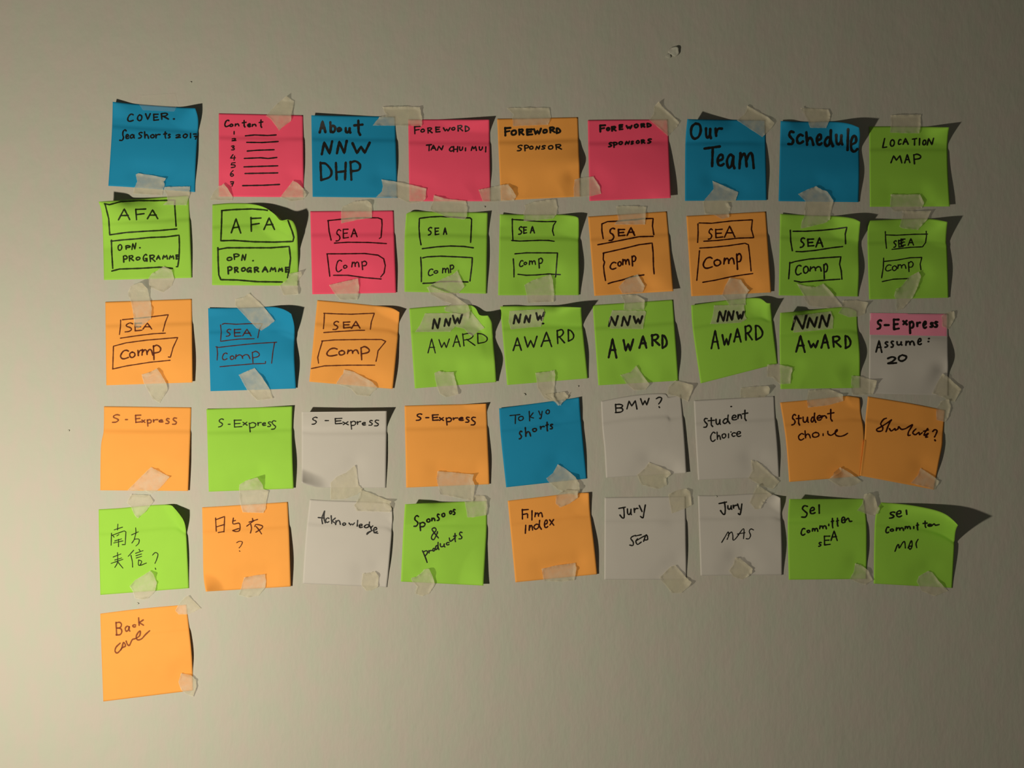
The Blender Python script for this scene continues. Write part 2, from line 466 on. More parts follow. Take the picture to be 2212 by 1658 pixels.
w 32 K AWARD A 455,640,575,925 W 615,695,755,880 A 790,610,905,825 R 960,570,1075,800 D 1115,565,1225,790
N 1660 640 green|green Award sticky note, rightmost of the Award notes
C 175,245 1325,215 1370,1365 180,1380
T 600,205 1000,165 1200,165
R 1330,450 1362,800
L 165,600
H TL 15 .85 .3;belly 3;R .55 9 .22
w 36 K AWARD A 405,575,550,840 W 590,655,745,780 A 780,560,905,775 R 955,585,1085,765 D 1140,580,1230,780
N 1860 650 white|white sticky note with pink top band and a number
C 130,178 1300,190 1300,1410 115,1380
H belly 3;R .6 9 .25
K 128,178 1302,190 1300,522 130,502
w 38 K Express S 235,275,310,425 - 345,355,420,362 E 480,265,570,430 x 620,285,690,360 p 715,300,790,490 r 825,310,890,385 e 920,300,980,410 s 1025,315,1085,395 s 1090,300,1150,395
w 30 K Assume A 215,580,315,770 s 350,600,405,695 s 440,590,490,695 u 530,600,615,665 m 660,590,800,665 e 840,555,905,655 . 1003,555,1020,565 . 995,600,1012,608
w 34 K number twenty 2 395,825,530,945 0 550,795,685,905
N 200 850 orange|orange sticky note with faded brown Express, left end of fourth row
C 170,190 1470,205 1425,1450 115,1440
R 1458,600
L 165,550 125,800
H belly 3;R .85 3 .4
w 24 F Express S 290,305,410,435 - 485,383,525,390 E 635,315,725,435 x 730,385,785,435 p 810,380,880,490 r 900,380,975,430 e 985,385,1055,430 s 1085,365,1155,450 s 1185,355,1265,460
N 430 860 green|green sticky note reading Express with dark notch of shadow at its bottom
C 110,160 1390,118 1410,1345 145,1392
R 1385,500 1392,900
L 125,600
H TR 3 .4;TL 1 .3;belly 3;R .72 8 .35
w 20 G Express S 285,300,370,430 - 430,385,465,390 E 520,320,640,435 x 650,350,720,405 p 745,355,850,505 r 870,355,930,410 e 940,360,1000,410 s 1020,345,1080,425 s 1075,330,1155,465
N 640 860 white|white sticky note reading Express with dark band of shadow along its top
C 80,205 1350,190 1335,1335 80,1255
B 200,1300 420,1330
H T 10 .22;TL 3 .5 .3;belly 1;R .6 1.5 .3;BL 9 .35 .2
w 20 K Express S 230,275,320,390 - 425,330,485,335 E 575,295,690,385 x 690,345,780,400 p 810,335,890,465 r 905,340,965,395 e 980,355,1040,405 s 1080,325,1145,405 s 1160,320,1240,415
N 850 850 orange|orange sticky note reading Express, right of the white one in its row
C 165,180 1385,150 1430,1350 190,1400
R 1400,550 1415,900
H TR 4.2 .3 .1;belly 3;R .75 4 .35
w 24 R Express S 335,295,430,405 - 475,355,530,360 E 575,310,675,405 x 680,350,750,405 p 780,350,870,475 r 885,355,960,395 e 970,350,1050,405 s 1070,345,1140,430 s 1150,345,1235,470
N 1060 840 blue|blue sticky note reading Tokyo Shorts
C 125,288 1320,125 1432,1335 230,1465
R 1345,420
L 150,700
H TR 4 .4;TL 2 .4;belly 2;R .6 2 .4
w 20 K TOKYO T 285,375,440,520 O 410,400,490,475 K 570,330,640,480 y 710,325,770,450 O 820,305,880,375
w 26 K Shorts S 420,620,470,750 h 510,570,600,710 o 620,580,690,640 r 735,550,800,605 t 820,490,860,630 s 880,520,930,600
Z
N 1270 830 white|white sticky note with three capital letters and a question mark
C 195,250 1385,150 1470,1320 270,1392
T 700,160 1130,135 1200,190
R 1410,400 1450,900
L 215,650 245,950
H belly 2;BR 3 .4;R .7 1.5 .4
w 24 K three capitals and question mark B 405,290,525,425 M 575,235,735,370 W 780,200,915,320 ? 1015,185,1105,350
N 1470 830 white|white sticky note reading Student Choice
C 200,240 1400,172 1475,1380 262,1425
R 1415,500 1450,900
L 225,800
H belly 2;R .7 2 .4
w 24 K Student s 340,500,410,645 t 405,490,510,635 u 525,515,600,605 d 630,450,740,590 e 760,455,840,535 n 850,440,915,515 t 915,380,1005,545
w 22 K Choice c 440,710,520,855 h 540,705,600,825 o 615,730,680,805 i 710,730,720,800 c 760,715,820,780 e 830,700,905,780 . 745,703,758,715 . 745,325,765,335
N 1670 840 orange|orange sticky note reading Student Choice in looping hand
C 105,200 1300,130 1300,1300 240,1385
T 600,155 1050,105 1200,112
R 1310,350 1350,560 1360,780 1330,1050
L 190,750
H TR 7 .3 .16;belly 3
w 26 R Student S 275,375,345,540 t 340,385,420,545 u 440,410,530,505 d 560,355,640,500 e 650,390,720,470 n 720,390,800,440 t 810,300,910,485
w 24 R Choice c 370,660,460,765 h 470,615,560,735 o 580,640,690,725 i 740,660,750,700 
s 815,630 820,670 860,690 900,670 955,625 950,605 925,640 940,690 1000,705 1060,690 1110,660
N 1840 840 orange|orange sticky note leaning clockwise with looping word and question mark
C 240,110 1395,315 1230,1500 120,1290
T 850,210
R 1360,700 1350,850 1290,1150
L 205,450 185,780
H R .6 3 .3;belly 2
w 26 R looping word
s 515,435 470,455 430,520 460,570 450,620 390,630 370,600 440,560 520,510 590,460
s 590,460 550,530 510,635
s 560,590 590,625 640,590 650,615 690,590 700,560 740,600 800,590 850,560 905,530 880,580 845,640 840,690 870,688
s 955,595 920,630 910,660 950,680 1000,645 1010,680 1050,650
s 1130,590 1090,650 1080,690 1140,660 1100,715 1130,715
s 1070,630 1140,610
g ? 1200,600,1275,775
N 190 1060 green|green sticky note with four Chinese characters and torn tape at its bottom
C 160,275 1362,345 1505,1450 185,1550
T 500,255 900,215 1210,208 1292,262
R 1420,430 1455,540 1472,750
L 165,700
H TR 13 .24 .28;belly 2;R .5 2 .3
w 16 G top pair of Chinese characters
s 445,495 440,580
s 390,580 515,540
s 350,630 345,810
l 350,665 540,595 565,610 555,800 510,800
s 365,660 390,690
s 430,670 460,650
s 400,745 500,715
s 385,775 520,745
s 455,720 455,830
s 710,550 715,610
s 650,655 750,610
s 715,620 690,720 655,775
s 690,720 760,720 755,780 715,820
w 16 G lower pair of Chinese characters and question mark
s 375,985 490,940
s 400,1030 500,1000
s 345,1080 520,1020
s 440,920 440,1060 400,1140
s 445,1060 520,1150
s 600,975 680,885
s 640,960 660,1050 665,1135
s 760,870 780,900
s 710,930 820,890
s 715,965 800,940
s 720,1000 800,975
s 755,1030 760,1110 870,1075
s 755,1030 800,1050 780,1100
g ? 960,910,1045,1175
N 420 1060 orange|orange sticky note with three Chinese characters and shaded lower left corner
C 115,245 1390,165 1437,1425 170,1500
R 1405,500 1415,700
L 125,700 135,1250
H BL 9 .22 .22;belly 2;R .7 6 .35
w 20 B Chinese characters
l 315,405 325,600
l 315,430 450,380 440,610
l 330,535 445,500
l 355,620 440,605
s 580,405 575,490 660,480 680,520 670,590 620,605 570,590
s 570,450 610,440
s 570,590 660,560
s 865,410 870,440
s 815,465 940,425
s 890,440 780,525
s 840,500 850,560 835,625
s 900,530 920,500 1010,520 1000,560 915,615
s 920,530 960,580 1000,640
w 16 B question mark ? 625,745,715,905
N 630 1050 white|white sticky note reading Acknowledge on a downward slope
C 270,195 1500,330 1420,1505 165,1450
T 550,212 950,225 1300,240 1430,260
R 1500,600 1450,1200
L 215,700 185,1100
H TR 8 .2 .2;belly 2;R .5 2 .3
w 22 K Acknowledge
s 490,370 450,470 460,555
s 395,465 490,475
s 490,370 480,470 500,545
g c 500,465,560,545 k 585,435,660,560 n 650,500,730,575 o 755,540,810,585 w 850,540,940,585 l 960,500,1000,600 e 1000,560,1060,620 d 1080,525,1190,625
s 1210,590 1180,620 1190,660 1150,690 1120,720 1135,690 1200,660
g e 1215,610,1280,690 
s 1230,690 1285,700
N 840 1050 green|green sticky note reading Sponsors and products on a slant
C 240,268 1460,215 1410,1480 180,1420
T 600,248
L 210,750
R 1460,620 1440,1000
H TL 15 .8 .3;BR 6 .3 .5;belly 3
w 26 K Sponsors S 370,430,450,605 p 455,530,545,665 o 560,480,620,540 n 635,465,690,520 s 710,410,760,515 o 785,395,840,460 o 900,360,945,415 s 950,340,995,425
w 22 K ampersand & 625,615,745,795
w 22 K products
s 500,960 540,1050 570,1135
s 510,980 560,960 575,990 540,1040 
g r 590,950,650,1000 o 650,920,690,970 d 690,830,750,950 u 760,850,840,910 c 850,830,900,880 t 960,695,1010,830
s 900,770 920,820 990,760
g s 1040,680,1100,790
N 1070 1040 orange|orange sticky note reading Film Index
C 185,285 1395,165 1520,1380 300,1500
T 800,212 1150,170
R 1415,450 1470,900
H TR 5 .3;belly 3;R .7 5 .35
w 24 R Film F 395,410,495,565 i 475,480,485,545 l 540,425,550,575 m 585,455,705,530
w 24 R Index I 430,640,470,775 n 500,640,560,730 d 570,570,690,715 e 725,570,785,690 x 805,560,875,655
N 1280 1040 white|white sticky note reading Jury with a dark scribbled word below
C 180,235 1385,220 1405,1460 175,1460
H belly 1;R .6 1.5 .4
w 24 K Jury J 385,375,490,550 u 515,400,585,500 r 615,390,680,465 y 690,345,790,545
w 22 K SEA
s 640,800 590,820 570,850 605,900 600,950 555,945
s 640,810 725,790
s 670,850 645,890 670,935 725,900
s 650,880 800,800 820,860
s 760,890 800,790 820,860 770,870
N 1480 1040 white|white sticky note reading Jury with raised right corner and side
C 190,205 1420,240 1450,1390 230,1400
T 500,205 1000,180 1280,180
R 1430,450 1445,900
H TR 9 .22 .2;belly 3;R .6 5 .3
w 26 K Jury J 500,295,620,490 u 630,350,700,420 r 710,345,780,400 y 775,325,850,500
w 18 K lower capitals
s 545,905 590,830 640,750 650,800 625,860
s 640,800 690,750 710,800 715,870 760,840 870,700 870,850
s 780,780 890,760
s 1020,720 980,705 955,740 975,800 950,850 910,850
N 1680 1050 green|green sticky note reading committee, left one of the right-hand pair
C 170,190 1285,185 1325,1380 165,1392
L 150,600
R 1330,600
H TL 14 1.0 .25;belly 2;R .6 1.5 .4
w 28 K Sel s 350,285,455,465 e 475,310,560,415 l 625,270,610,410
w 26 K Committee C 345,620,410,735 o 430,650,485,695 m 510,620,600,675 m 620,580,730,640 i 755,560,765,590 t 795,470,835,625 t 870,470,910,600 e 945,455,1010,550
s 1000,520 1050,475 1070,520 1105,520
w 24 K SEA S 605,830,655,900 E 690,735,785,880 A 790,660,890,815
N 1860 1050 green|green sticky note reading committee with big shadowed curled corner
C 300,240 1445,580 1362,1515 190,1450
T 700,275 1060,342 1250,410 1370,500
R 1405,700 1385,1050
L 210,500
H TR 27 .9 .28;belly 2;R .35 4 .3
w 28 K Sel S 420,375,510,480 e 520,360,610,460 l 700,350,655,425
w 26 K Committee C 365,600,420,700 o 430,630,490,675 m 520,610,640,665 m 650,590,740,640 i 780,595,790,635 t 820,540,860,655 t 920,515,990,620 e 990,560,1060,600
s 1050,590 1090,560 1110,580 1165,570
w 22 K lower letters
s 505,970 540,880 560,870 570,920 620,840 650,830 660,920
s 700,920 750,810 760,890 730,940 710,900 760,890
s 850,790 820,850 830,915
N 200 1280 orange|orange sticky note reading Back Cover, alone in the bottom row
C 115,310 1400,175 1500,1455 160,1620
T 700,238
R 1440,550 1480,950
L 130,800
H belly 2;R .5 3 .25
w 26 F Back B 345,435,440,635 a 480,490,560,580 c 590,470,645,515 k 680,365,765,490
w 26 F Cover
s 410,750 350,810 335,870 370,895 430,830 460,740 490,790 440,820 420,850
s 500,720 520,770 550,780 590,700 640,680 700,640 710,570 680,590 650,650 670,700 730,685 790,620 850,565
Z
P 200 190|crinkled tape piece under the cover title note|645,1290 680,1272 880,1300 1095,1345 1060,1400 1075,1450 1055,1500 1040,1600 600,1575 625,1480 665,1400|1080,1345,110,2
P 200 190|wide tape bridging the cover title note and the programme note below|1075,1475 1250,1470 1455,1468 1450,1560 1440,1620 1400,1750 1050,1745 1120,1680 1110,1600 1060,1530
P 440 200|tape with raised tip above the numbered list note|1235,50 1350,130 1310,330 1300,425 1200,500 1122,572 1080,500 1000,400 925,350 1080,180|1235,50,90,4
P 440 200|torn tape at lower right of the numbered list note|1330,1310 1400,1345 1490,1430 1540,1520 1480,1600 1300,1620 1140,1560 1210,1470 1290,1370|1400,1345,110,2.5;1520,1520,70,2
P 440 200|tape at lower left corner of the numbered list note|230,1390 270,1380 300,1352 360,1430 435,1560 420,1610 90,1600 150,1480
P 650 210|wide tape bridging the About note and pink Foreword note at top|1215,145 1600,135 1780,150 1790,220 1812,330 1800,430 1070,422 1110,370 1170,292 1290,270 1240,210
P 650 210|tape bridging lower corners of the About note and pink Foreword note|1200,1225 1400,1255 1650,1305 1872,1362 1862,1510 1810,1560 1620,1580 1450,1500 1120,1490 1210,1400 1222,1330
P 850 420|slanting tape joining pink Foreword note to green Sea note below|600,8 780,60 1080,95 1105,190 1095,330 1055,375 800,338 560,245 540,210 590,100
P 850 210|tape bridging pink Foreword note and orange Foreword note at bottom|1270,1380 1440,1345 1600,1310 1712,1295 1770,1370 1832,1470 1800,1545 1450,1555 1330,1550 1290,1440|1780,1390,110,2.5
P 1050 210|tape across the top edge of orange Foreword note|310,165 340,155 940,155 970,300 925,410 400,432 390,300 410,255
P 1050 210|tape bridging orange Foreword note and the Foreword Sponsors note|1320,1230 1410,1200 1602,1180 1632,1230 1697,1330 1717,1440 1540,1480 1310,1490 1305,1350
P 1050 420|tape over the top of green Sea note under the orange Foreword note|570,160 700,110 900,80 1040,70 1070,190 1050,300 1000,360 690,390 560,400 560,280 590,200
P 1240 210|tape with raised tip at upper right of Foreword Sponsors note|1265,60 1310,130 1570,370 1540,440 1400,580 1170,380 1120,340 1185,250 1190,150|1265,60,90,4
P 1450 210|tape across upper right corner of Our Team note|1130,120 1450,300 1540,380 1500,450 1360,595 980,345 1080,260 1120,200|1500,350,110,2
P 1450 210|long torn tape from Our Team note onto orange Sea note below|615,1245 1000,1415 990,1460 960,1540 850,1580 890,1640 860,1740 865,1790 750,1820 650,1760 500,1740 470,1560 520,1500 630,1370
P 1650 220|tape stub above the Schedule note|545,90 750,100 960,110 995,200 975,290 930,390 690,385 640,240 590,160|545,90,130,2.5
P 1650 220|long tape from Schedule note onto green Sea note below|510,1375 640,1310 780,1255 860,1305 950,1340 1040,1470 1000,1650 985,1760 900,1810 700,1860 550,1890 560,1800 600,1700 620,1480
P 1850 230|faint tape above Location Map note|510,130 700,122 960,120 960,290 935,400 740,400 500,390 515,260
P 1850 230|tape at the bottom edge of Location Map note|510,1310 700,1312 950,1310 1010,1430 980,1515 830,1550 560,1570 500,1480
P 1850 440|tape with lifted edge above green Sea note at right end|690,110 900,108 1115,105 1060,230 950,350 920,390 700,370 640,340 680,200|1115,105,300,3
P 200 400|crinkled tape at lower right of leftmost programme note|830,1400 880,1320 970,1270 1060,1210 1180,1260 1220,1390 1180,1500 1050,1600 850,1520
P 440 420|folded tape at lower right of the curled programme note|1270,1180 1455,1145 1470,1200 1400,1300 1410,1490 1190,1500 1130,1360 1260,1250|1455,1145,80,3;1400,1430,90,2.5
P 650 420|tape over the top edge of pink Sea note|620,180 800,100 990,85 1060,150 1060,345 830,380 600,432 600,260|1030,110,80,3.5
P 650 420|tape at the bottom edge of pink Sea note|420,1350 620,1300 850,1250 872,1380 860,1470 840,1570 580,1570 480,1450
P 850 420|pointed tape at bottom of green Sea note beside the pink one|950,1130 1000,1240 1062,1370 950,1490 880,1480 540,1355 700,1270 880,1190
P 1050 420|tape at the bottom of green Sea note with wide shadow|570,1350 690,1280 960,1190 995,1270 1020,1480 1010,1600 620,1620 600,1480
P 1250 430|tape over top edge of left orange Sea note|560,110 650,95 1010,110 990,380 530,380 590,300 570,200
P 1250 430|tape at bottom of left orange Sea note|700,1190 880,1120 990,1300 950,1390 650,1412 595,1310
P 1450 430|lifted folded tape at bottom of right orange Sea note|870,1170 1040,1200 1100,1290 1170,1360 1110,1440 1110,1580 860,1580 800,1480 750,1440 800,1300|870,1170,200,2;1170,1360,150,2
P 1660 440|large triangular tape at bottom of green Sea note right of orange pair|420,1190 570,1230 700,1240 820,1190 920,1290 1110,1530 900,1560 600,1520 520,1360
P 1850 440|long twisted tape hanging at bottom of rightmost green Sea note|780,1090 930,1010 965,1080 920,1230 840,1400 700,1560 600,1600 600,1450 560,1370 590,1270 660,1240|930,1010,150,3;600,1300,100,2
Z
P 200 610|long tape hanging onto framed Sea of leftmost orange note|610,30 700,0 735,5 820,90 850,220 885,380 870,545 800,600 650,700 620,600 595,400 560,250 530,150 560,60|735,10,120,8;820,90,60,3
P 200 610|tape with curved right edge at bottom of leftmost orange Sea note|730,1370 850,1340 960,1280 1030,1380 1100,1500 1120,1600 1000,1800 900,1740 820,1600 760,1490|980,1300,110,2
P 430 630|long slanting tape over the top of blue Sea note|540,110 660,80 750,20 960,215 1130,430 1050,500 930,580 860,545 700,380 540,210
P 430 630|slanting tape at bottom of blue Sea note|590,1240 700,1190 830,1135 940,1270 1060,1460 1100,1590 860,1620 720,1470 640,1330|960,1290,120,2.5
P 650 630|shiny triangular tape at bottom of tilted orange Sea note|640,1160 780,1190 890,1250 1060,1340 1150,1435 1090,1480 1020,1560 830,1540 740,1440 525,1370 570,1290 630,1220|1080,1370,110,2.5
P 860 620|folded tape falling from green Sea note to leftmost Award note|425,5 470,-20 820,110 980,225 1040,260 1070,340 1060,470 960,420 700,360 690,300 790,250 620,180 480,100|980,225,120,3;450,-10,80,2
P 860 620|tape strip with three dark letters on leftmost Award note|400,390 850,385 960,400 1080,350 1290,610 1220,640 1090,740 980,620 850,590 780,665 250,670 330,560
w 34 K letters NNW N 505,460,625,630 N 680,460,785,590 W 810,405,955,560
P 860 620|tape at the bottom of leftmost Award note|540,1280 610,1250 700,1265 830,1265 850,1370 880,1480 900,1600 830,1620 700,1640 620,1590 575,1480 550,1370|830,1265,60,2.5;890,1550,80,2.5
P 1060 630|small tape label with three letters on Award note with long top shadow|280,285 790,255 810,320 750,520 600,530 300,560 265,450
w 36 K letters NNW N 335,330,450,480 N 495,340,600,470 W 670,300,800,440 . 760,465,795,482
P 1060 630|tape below Award note with long top shadow|665,1210 880,1185 955,1165 965,1230 955,1400 940,1560 1040,1700 1100,1600 1180,1500 1150,1590 1010,1700 950,1640 800,1590 700,1440
P 1260 630|tape over top of middle Award note|560,60 640,40 800,50 920,125 910,270 600,275 610,150
P 1260 630|small tape label with three letters on middle Award note|430,275 910,278 935,300 915,400 890,555 400,550 385,420
w 36 K letters NNW N 375,355,520,520 N 565,355,705,515 W 745,355,885,490
P 1260 630|tape at the bottom of middle Award note|550,1240 700,1200 790,1100 900,1260 990,1380 930,1460 760,1470 640,1370|970,1350,100,2.5
P 1260 630|crumpled tape right above the white question note|1370,1320 1500,1350 1640,1390 1640,1440 1560,1640 1400,1560 1250,1530 1270,1420|1620,1400,120,3.5
P 1470 620|small tape label with three letters on clockwise-turned Award note|500,270 740,265 950,255 960,420 990,470 900,530 600,545 440,550 480,430
w 36 K letters NNW N 545,350,680,520 N 685,350,800,505 W 835,360,945,490
P 1470 620|tape bridging lower corners of the two rightmost Award notes|1295,1155 1460,1150 1640,1190 1680,1200 1650,1300 1640,1440 1480,1450 1380,1350 1290,1340
P 1470 620|short tape above white Student Choice note|900,1500 1100,1480 1310,1475 1340,1520 1320,1590 1250,1640 890,1650|1330,1510,100,4
P 1660 640|small tape label with three letters on rightmost Award note|360,290 620,260 930,220 970,330 960,480 700,510 370,540 380,400
w 38 K letters NNN N 345,270,570,505 N 570,300,730,475 N 750,270,920,470
P 1660 640|tape joining rightmost Award note and rightmost green Sea note|1110,60 1320,55 1490,90 1460,170 1440,260 1330,300 1200,310 1040,250 1100,150|1490,90,110,3
P 1660 640|tape joining rightmost Award note and pink-banded note|1240,1180 1370,1190 1500,1230 1620,1255 1610,1310 1560,1460 1400,1470 1250,1470 1230,1300|1620,1255,100,2.5
P 1660 640|tape over the top of orange Student Choice note|600,1400 900,1380 1110,1460 1115,1560 900,1620 590,1660 570,1540|1110,1470,70,2.5
P 1860 650|tape with curled edge at lower right of pink-banded note|1215,1080 1300,1130 1400,1230 1500,1310 1400,1500 1320,1490 1240,1440 1060,1380 1130,1230
P 1860 650|faint tape at upper right corner of pink-banded note|1200,220 1310,160 1390,150 1400,260 1310,420 1210,380
P 200 850|slanting tape at bottom of orange note with faded text|870,1095 960,1140 1150,1240 1060,1350 960,1450 880,1490 760,1440 520,1440 640,1320 750,1210|940,1130,60,2.5;1150,1240,60,2.5
P 430 860|large tape joining green Express note and orange note below|700,1225 870,1180 950,1290 960,1350 1040,1380 1000,1560 990,1660 960,1710 650,1700 610,1560 600,1380 600,1290|870,1190,170,9
P 640 860|rounded tape at bottom of white Express note|870,1000 900,1060 930,1300 1000,1360 900,1440 720,1500 510,1510 510,1260 600,1170 740,1110
P 640 860|large tape bridging the two white notes|960,1360 1100,1410 1300,1495 1430,1540 1390,1570 1430,1640 1400,1700 1250,1690 900,1680 860,1600 900,1540 940,1480|1420,1550,120,5
P 850 850|wide tape at bottom of orange Express note beside the blue one|655,1155 900,1175 1200,1205 1180,1290 1215,1360 1200,1500 1190,1600 1080,1580 700,1500 660,1350 640,1270|1200,1205,110,3;1215,1360,70,2
P 1060 840|small torn tape tip at top of Tokyo note|800,80 950,60 1100,40 1170,120 1090,170 1020,245 960,180 900,160
P 1060 840|triangular tape at lower right of Tokyo note|1000,1120 1120,1190 1265,1310 1320,1400 1330,1500 1290,1590 1100,1540 1000,1500 850,1370 830,1330 930,1250|1330,1470,130,4;1240,1290,80,2
Z
P 1270 830|tape with lifted corner at bottom of the white question note|910,1160 1060,1220 1215,1290 1240,1340 1170,1400 1180,1500 1050,1560 800,1500 730,1350 850,1250|1240,1320,100,2
P 1470 830|pointed tape at bottom of white Student Choice note|1050,1130 1150,1150 1220,1210 1350,1330 1480,1450 1380,1560 1200,1510 1010,1400 1070,1290
P 1470 830|tape reaching from white Student Choice note down to the Jury note with raised corner|1150,1490 1260,1570 1370,1640 1300,1690 1240,1760 1200,1850 1110,1860 1030,1760 1090,1620|1150,1490,120,2
P 1670 840|tape with dark notch below orange Student Choice note|905,1245 1000,1165 1150,1250 1330,1380 1200,1440 1000,1460 820,1350 890,1290|905,1245,150,7
P 1840 840|tape at lower right corner of the clockwise leaning orange note|1025,1175 1140,1250 1230,1310 1310,1380 1240,1500 1050,1450 880,1400 980,1290
P 1840 840|faint tape at upper right corner of the clockwise leaning orange note|1255,300 1330,180 1450,150 1480,260 1440,420 1390,490 1260,460
P 190 1060|tape joining faded orange note and green note with four characters|640,50 920,60 980,160 930,220 860,310 740,410 690,350 640,240 580,170
P 190 1060|torn tape at the bottom of green note with four characters|925,1190 970,1230 1030,1370 1000,1500 900,1600 820,1620 700,1600 670,1500 620,1420 700,1330 820,1260|975,1240,90,3
P 420 1060|squarish tape at the bottom of orange note with three characters|740,1290 900,1260 1050,1240 1070,1340 1060,1440 960,1560 800,1590 650,1550 690,1460 720,1360
P 630 1050|yellowish tape at bottom of white Acknowledge note|1060,1300 1150,1290 1240,1265 1300,1340 1290,1500 1180,1560 1100,1550 1040,1470|1280,1300,80,2.5
P 840 1050|thick tape at upper right corner of green Sponsors note|1280,130 1420,140 1465,200 1475,320 1455,430 1270,460 1170,460 1150,340 1130,230 1260,210|1465,200,100,2
P 840 1050|torn tape hanging at bottom of green Sponsors note|480,1290 520,1240 600,1230 650,1330 690,1460 600,1600 500,1640 390,1600 420,1500 340,1410 330,1370 420,1340|620,1250,130,4
P 1070 1040|tape joining Tokyo note and Film Index note|900,210 960,160 1050,120 1230,130 1230,240 1100,330 960,385 900,330
P 1070 1040|tape at the bottom of Film Index note|690,1300 900,1250 1195,1210 1210,1300 1180,1470 1000,1490 720,1480
P 1280 1040|crumpled tape with raised edge at upper right of left Jury note|1130,190 1250,130 1400,100 1460,150 1480,350 1430,380 1300,430 1180,475 1150,330|1440,120,100,3
P 1280 1040|tape with curled corner at lower right of left Jury note|1160,1270 1240,1245 1400,1430 1480,1500 1440,1560 1330,1660 1180,1660 1000,1430|1470,1500,120,3
P 1480 1040|pointed tape at bottom of right Jury note|750,1130 820,1140 1010,1300 1000,1360 930,1420 850,1460 720,1420 650,1330 720,1230
P 1680 1050|thick creased tape bridging the two committee notes|1290,120 1370,100 1450,140 1490,300 1530,320 1500,400 1420,440 1310,410 1180,360 1260,260|1380,110,180,5
P 1680 1050|tape at lower right of left committee note|1155,1145 1240,1170 1350,1250 1420,1400 1300,1470 1150,1420 1070,1380 1130,1280
P 1860 1050|pointed tape at lower right of curled committee note|860,1340 1000,1260 1060,1280 1150,1400 1300,1560 1100,1640 900,1560 830,1420
P 200 1280|tape at upper right corner of the Back Cover note|1370,70 1430,40 1540,150 1620,230 1500,290 1400,320 1280,320 1230,260 1290,160
P 200 1280|crumpled tape at lower right corner of the Back Cover note|1320,1195 1470,1230 1540,1290 1550,1400 1500,1550 1380,1500 1320,1450 1280,1330
P 280 180|clear glossy tape over the top edge of the cover title note|150,180 680,150 720,330 660,420 200,400 130,300
Z
"""
# ------------------------------------------------------------ handwriting
GL = {}
for ln in GLYPHS.strip().splitlines():
    ch, rest = ln[0], ln[2:]
    GL[ch] = [(s.startswith('~'), P2(s.lstrip('~'))) for s in rest.split('|')]
def glyph(ch, box):
    x0, y0, x1, y1 = box; jit = .02
    for smo, pts in GL[ch]:
        yield smo, [(x0 + (x + random.uniform(-jit, jit)) * (x1 - x0), y0 + (y + random.uniform(-jit, jit)) * (y1 - y0)) for x, y in pts]
def ribbon(strokes, width, toph, eps):
    """strokes: lists of px points; returns verts, faces lying on the surface below"""
    V = []; F = []
    for k, (smo, pts) in enumerate(strokes):
        pts = crom(pts, 6) if (smo and len(pts) > 2) else pts
        dense = [pts[0]]
        for a, b in zip(pts, pts[1:]):
            n = max(1, int(math.dist(a, b) / 2.0))
            for i in range(1, n + 1): dense.append((a[0] + (b[0] - a[0]) * i / n, a[1] + (b[1] - a[1]) * i / n))
        q = [dense[0]]
        for p in dense[1:]:
            if math.dist(p, q[-1]) > .45: q.append(p)
        if len(q) < 2: q.append((q[0][0] + .5, q[0][1]))
        r = width / 2; prev = None; e = eps + .000004 * (k % 12)
        def put(x, y, e=e):
            h = toph(x, y)
            V.append(lift(x, y, h + e)); return len(V) - 1
        n = len(q); dirs = []
        for i in range(n):
            a = q[max(0, i - 1)]; b = q[min(n - 1, i + 1)]; d = math.dist(a, b) or 1
            dirs.append(((b[0] - a[0]) / d, (b[1] - a[1]) / d))
        ph = random.uniform(0, 6)
        for i, ((x, y), (dx, dy)) in enumerate(zip(q, dirs)):
            w = r * (1 + .10 * math.sin(ph + i * .55) ) * (1 + .05 * math.sin(i * 1.7))
            l = put(x + dy * w, y - dx * w); rr = put(x - dy * w, y + dx * w)
            if prev: F.append((prev[0], l, rr, prev[1]))
            prev = (l, rr)
            if i in (0, n - 1):
                sg = -1 if i == 0 else 1; c = put(x, y); last = l
                for a in range(1, 5):
                    t = a * PI / 5
                    v = put(x + w * (math.cos(t) * dy + sg * math.sin(t) * dx), y + w * (-math.cos(t) * dx + sg * math.sin(t) * dy))
                    F.append((c, last, v)); last = v
                F.append((c, last, rr))
    return V, F
def write_parts(parts, parent, origin, sheets):
    def toph(x, y):
        return height_at(x, y, sheets)
    for p in parts:
        if not p['st']: continue
        V, F = ribbon(p['st'], p['w'], toph, .0002)
        o = meshobj(p['name'], V, F, M[p['ink']], parent, origin, smooth=False)
        if p['label']: o['label'] = p['label']
INKW = {'K': 'black', 'G': 'dark green-black', 'R': 'dark maroon', 'B': 'brown', 'F': 'faded brown'}
SAFE = set('COVER Content FOREWORD SPONSOR SPONSORS Our Team Schedule LOCATION MAP PROGRAMME Comp SEA AWARD Assume Shorts Student Choice Acknowledge Film Index Jury Committee Back Cover Sponsors products About'.split())
def new_part(kind, w, ink, lab, ox, oy):
    nm = 'drawn_lines' if kind == 'd' else ('handwritten_word' if lab in SAFE else 'handwriting')
    if kind == 'd': label = INKW[ink] + ' marker lines'
    elif lab in SAFE: label = INKW[ink] + ' handwritten word ' + lab
    else: label = INKW[ink] + ' marker handwriting'
    return {'name': nm, 'w': w / ZOOM * INKSCALE, 'ink': ink, 'label': label, 'st': [], 'o': (ox, oy)}
GRX = re.compile(r'(?:^|\s)(\S) (-?\d+,-?\d+,-?\d+,-?\d+)')
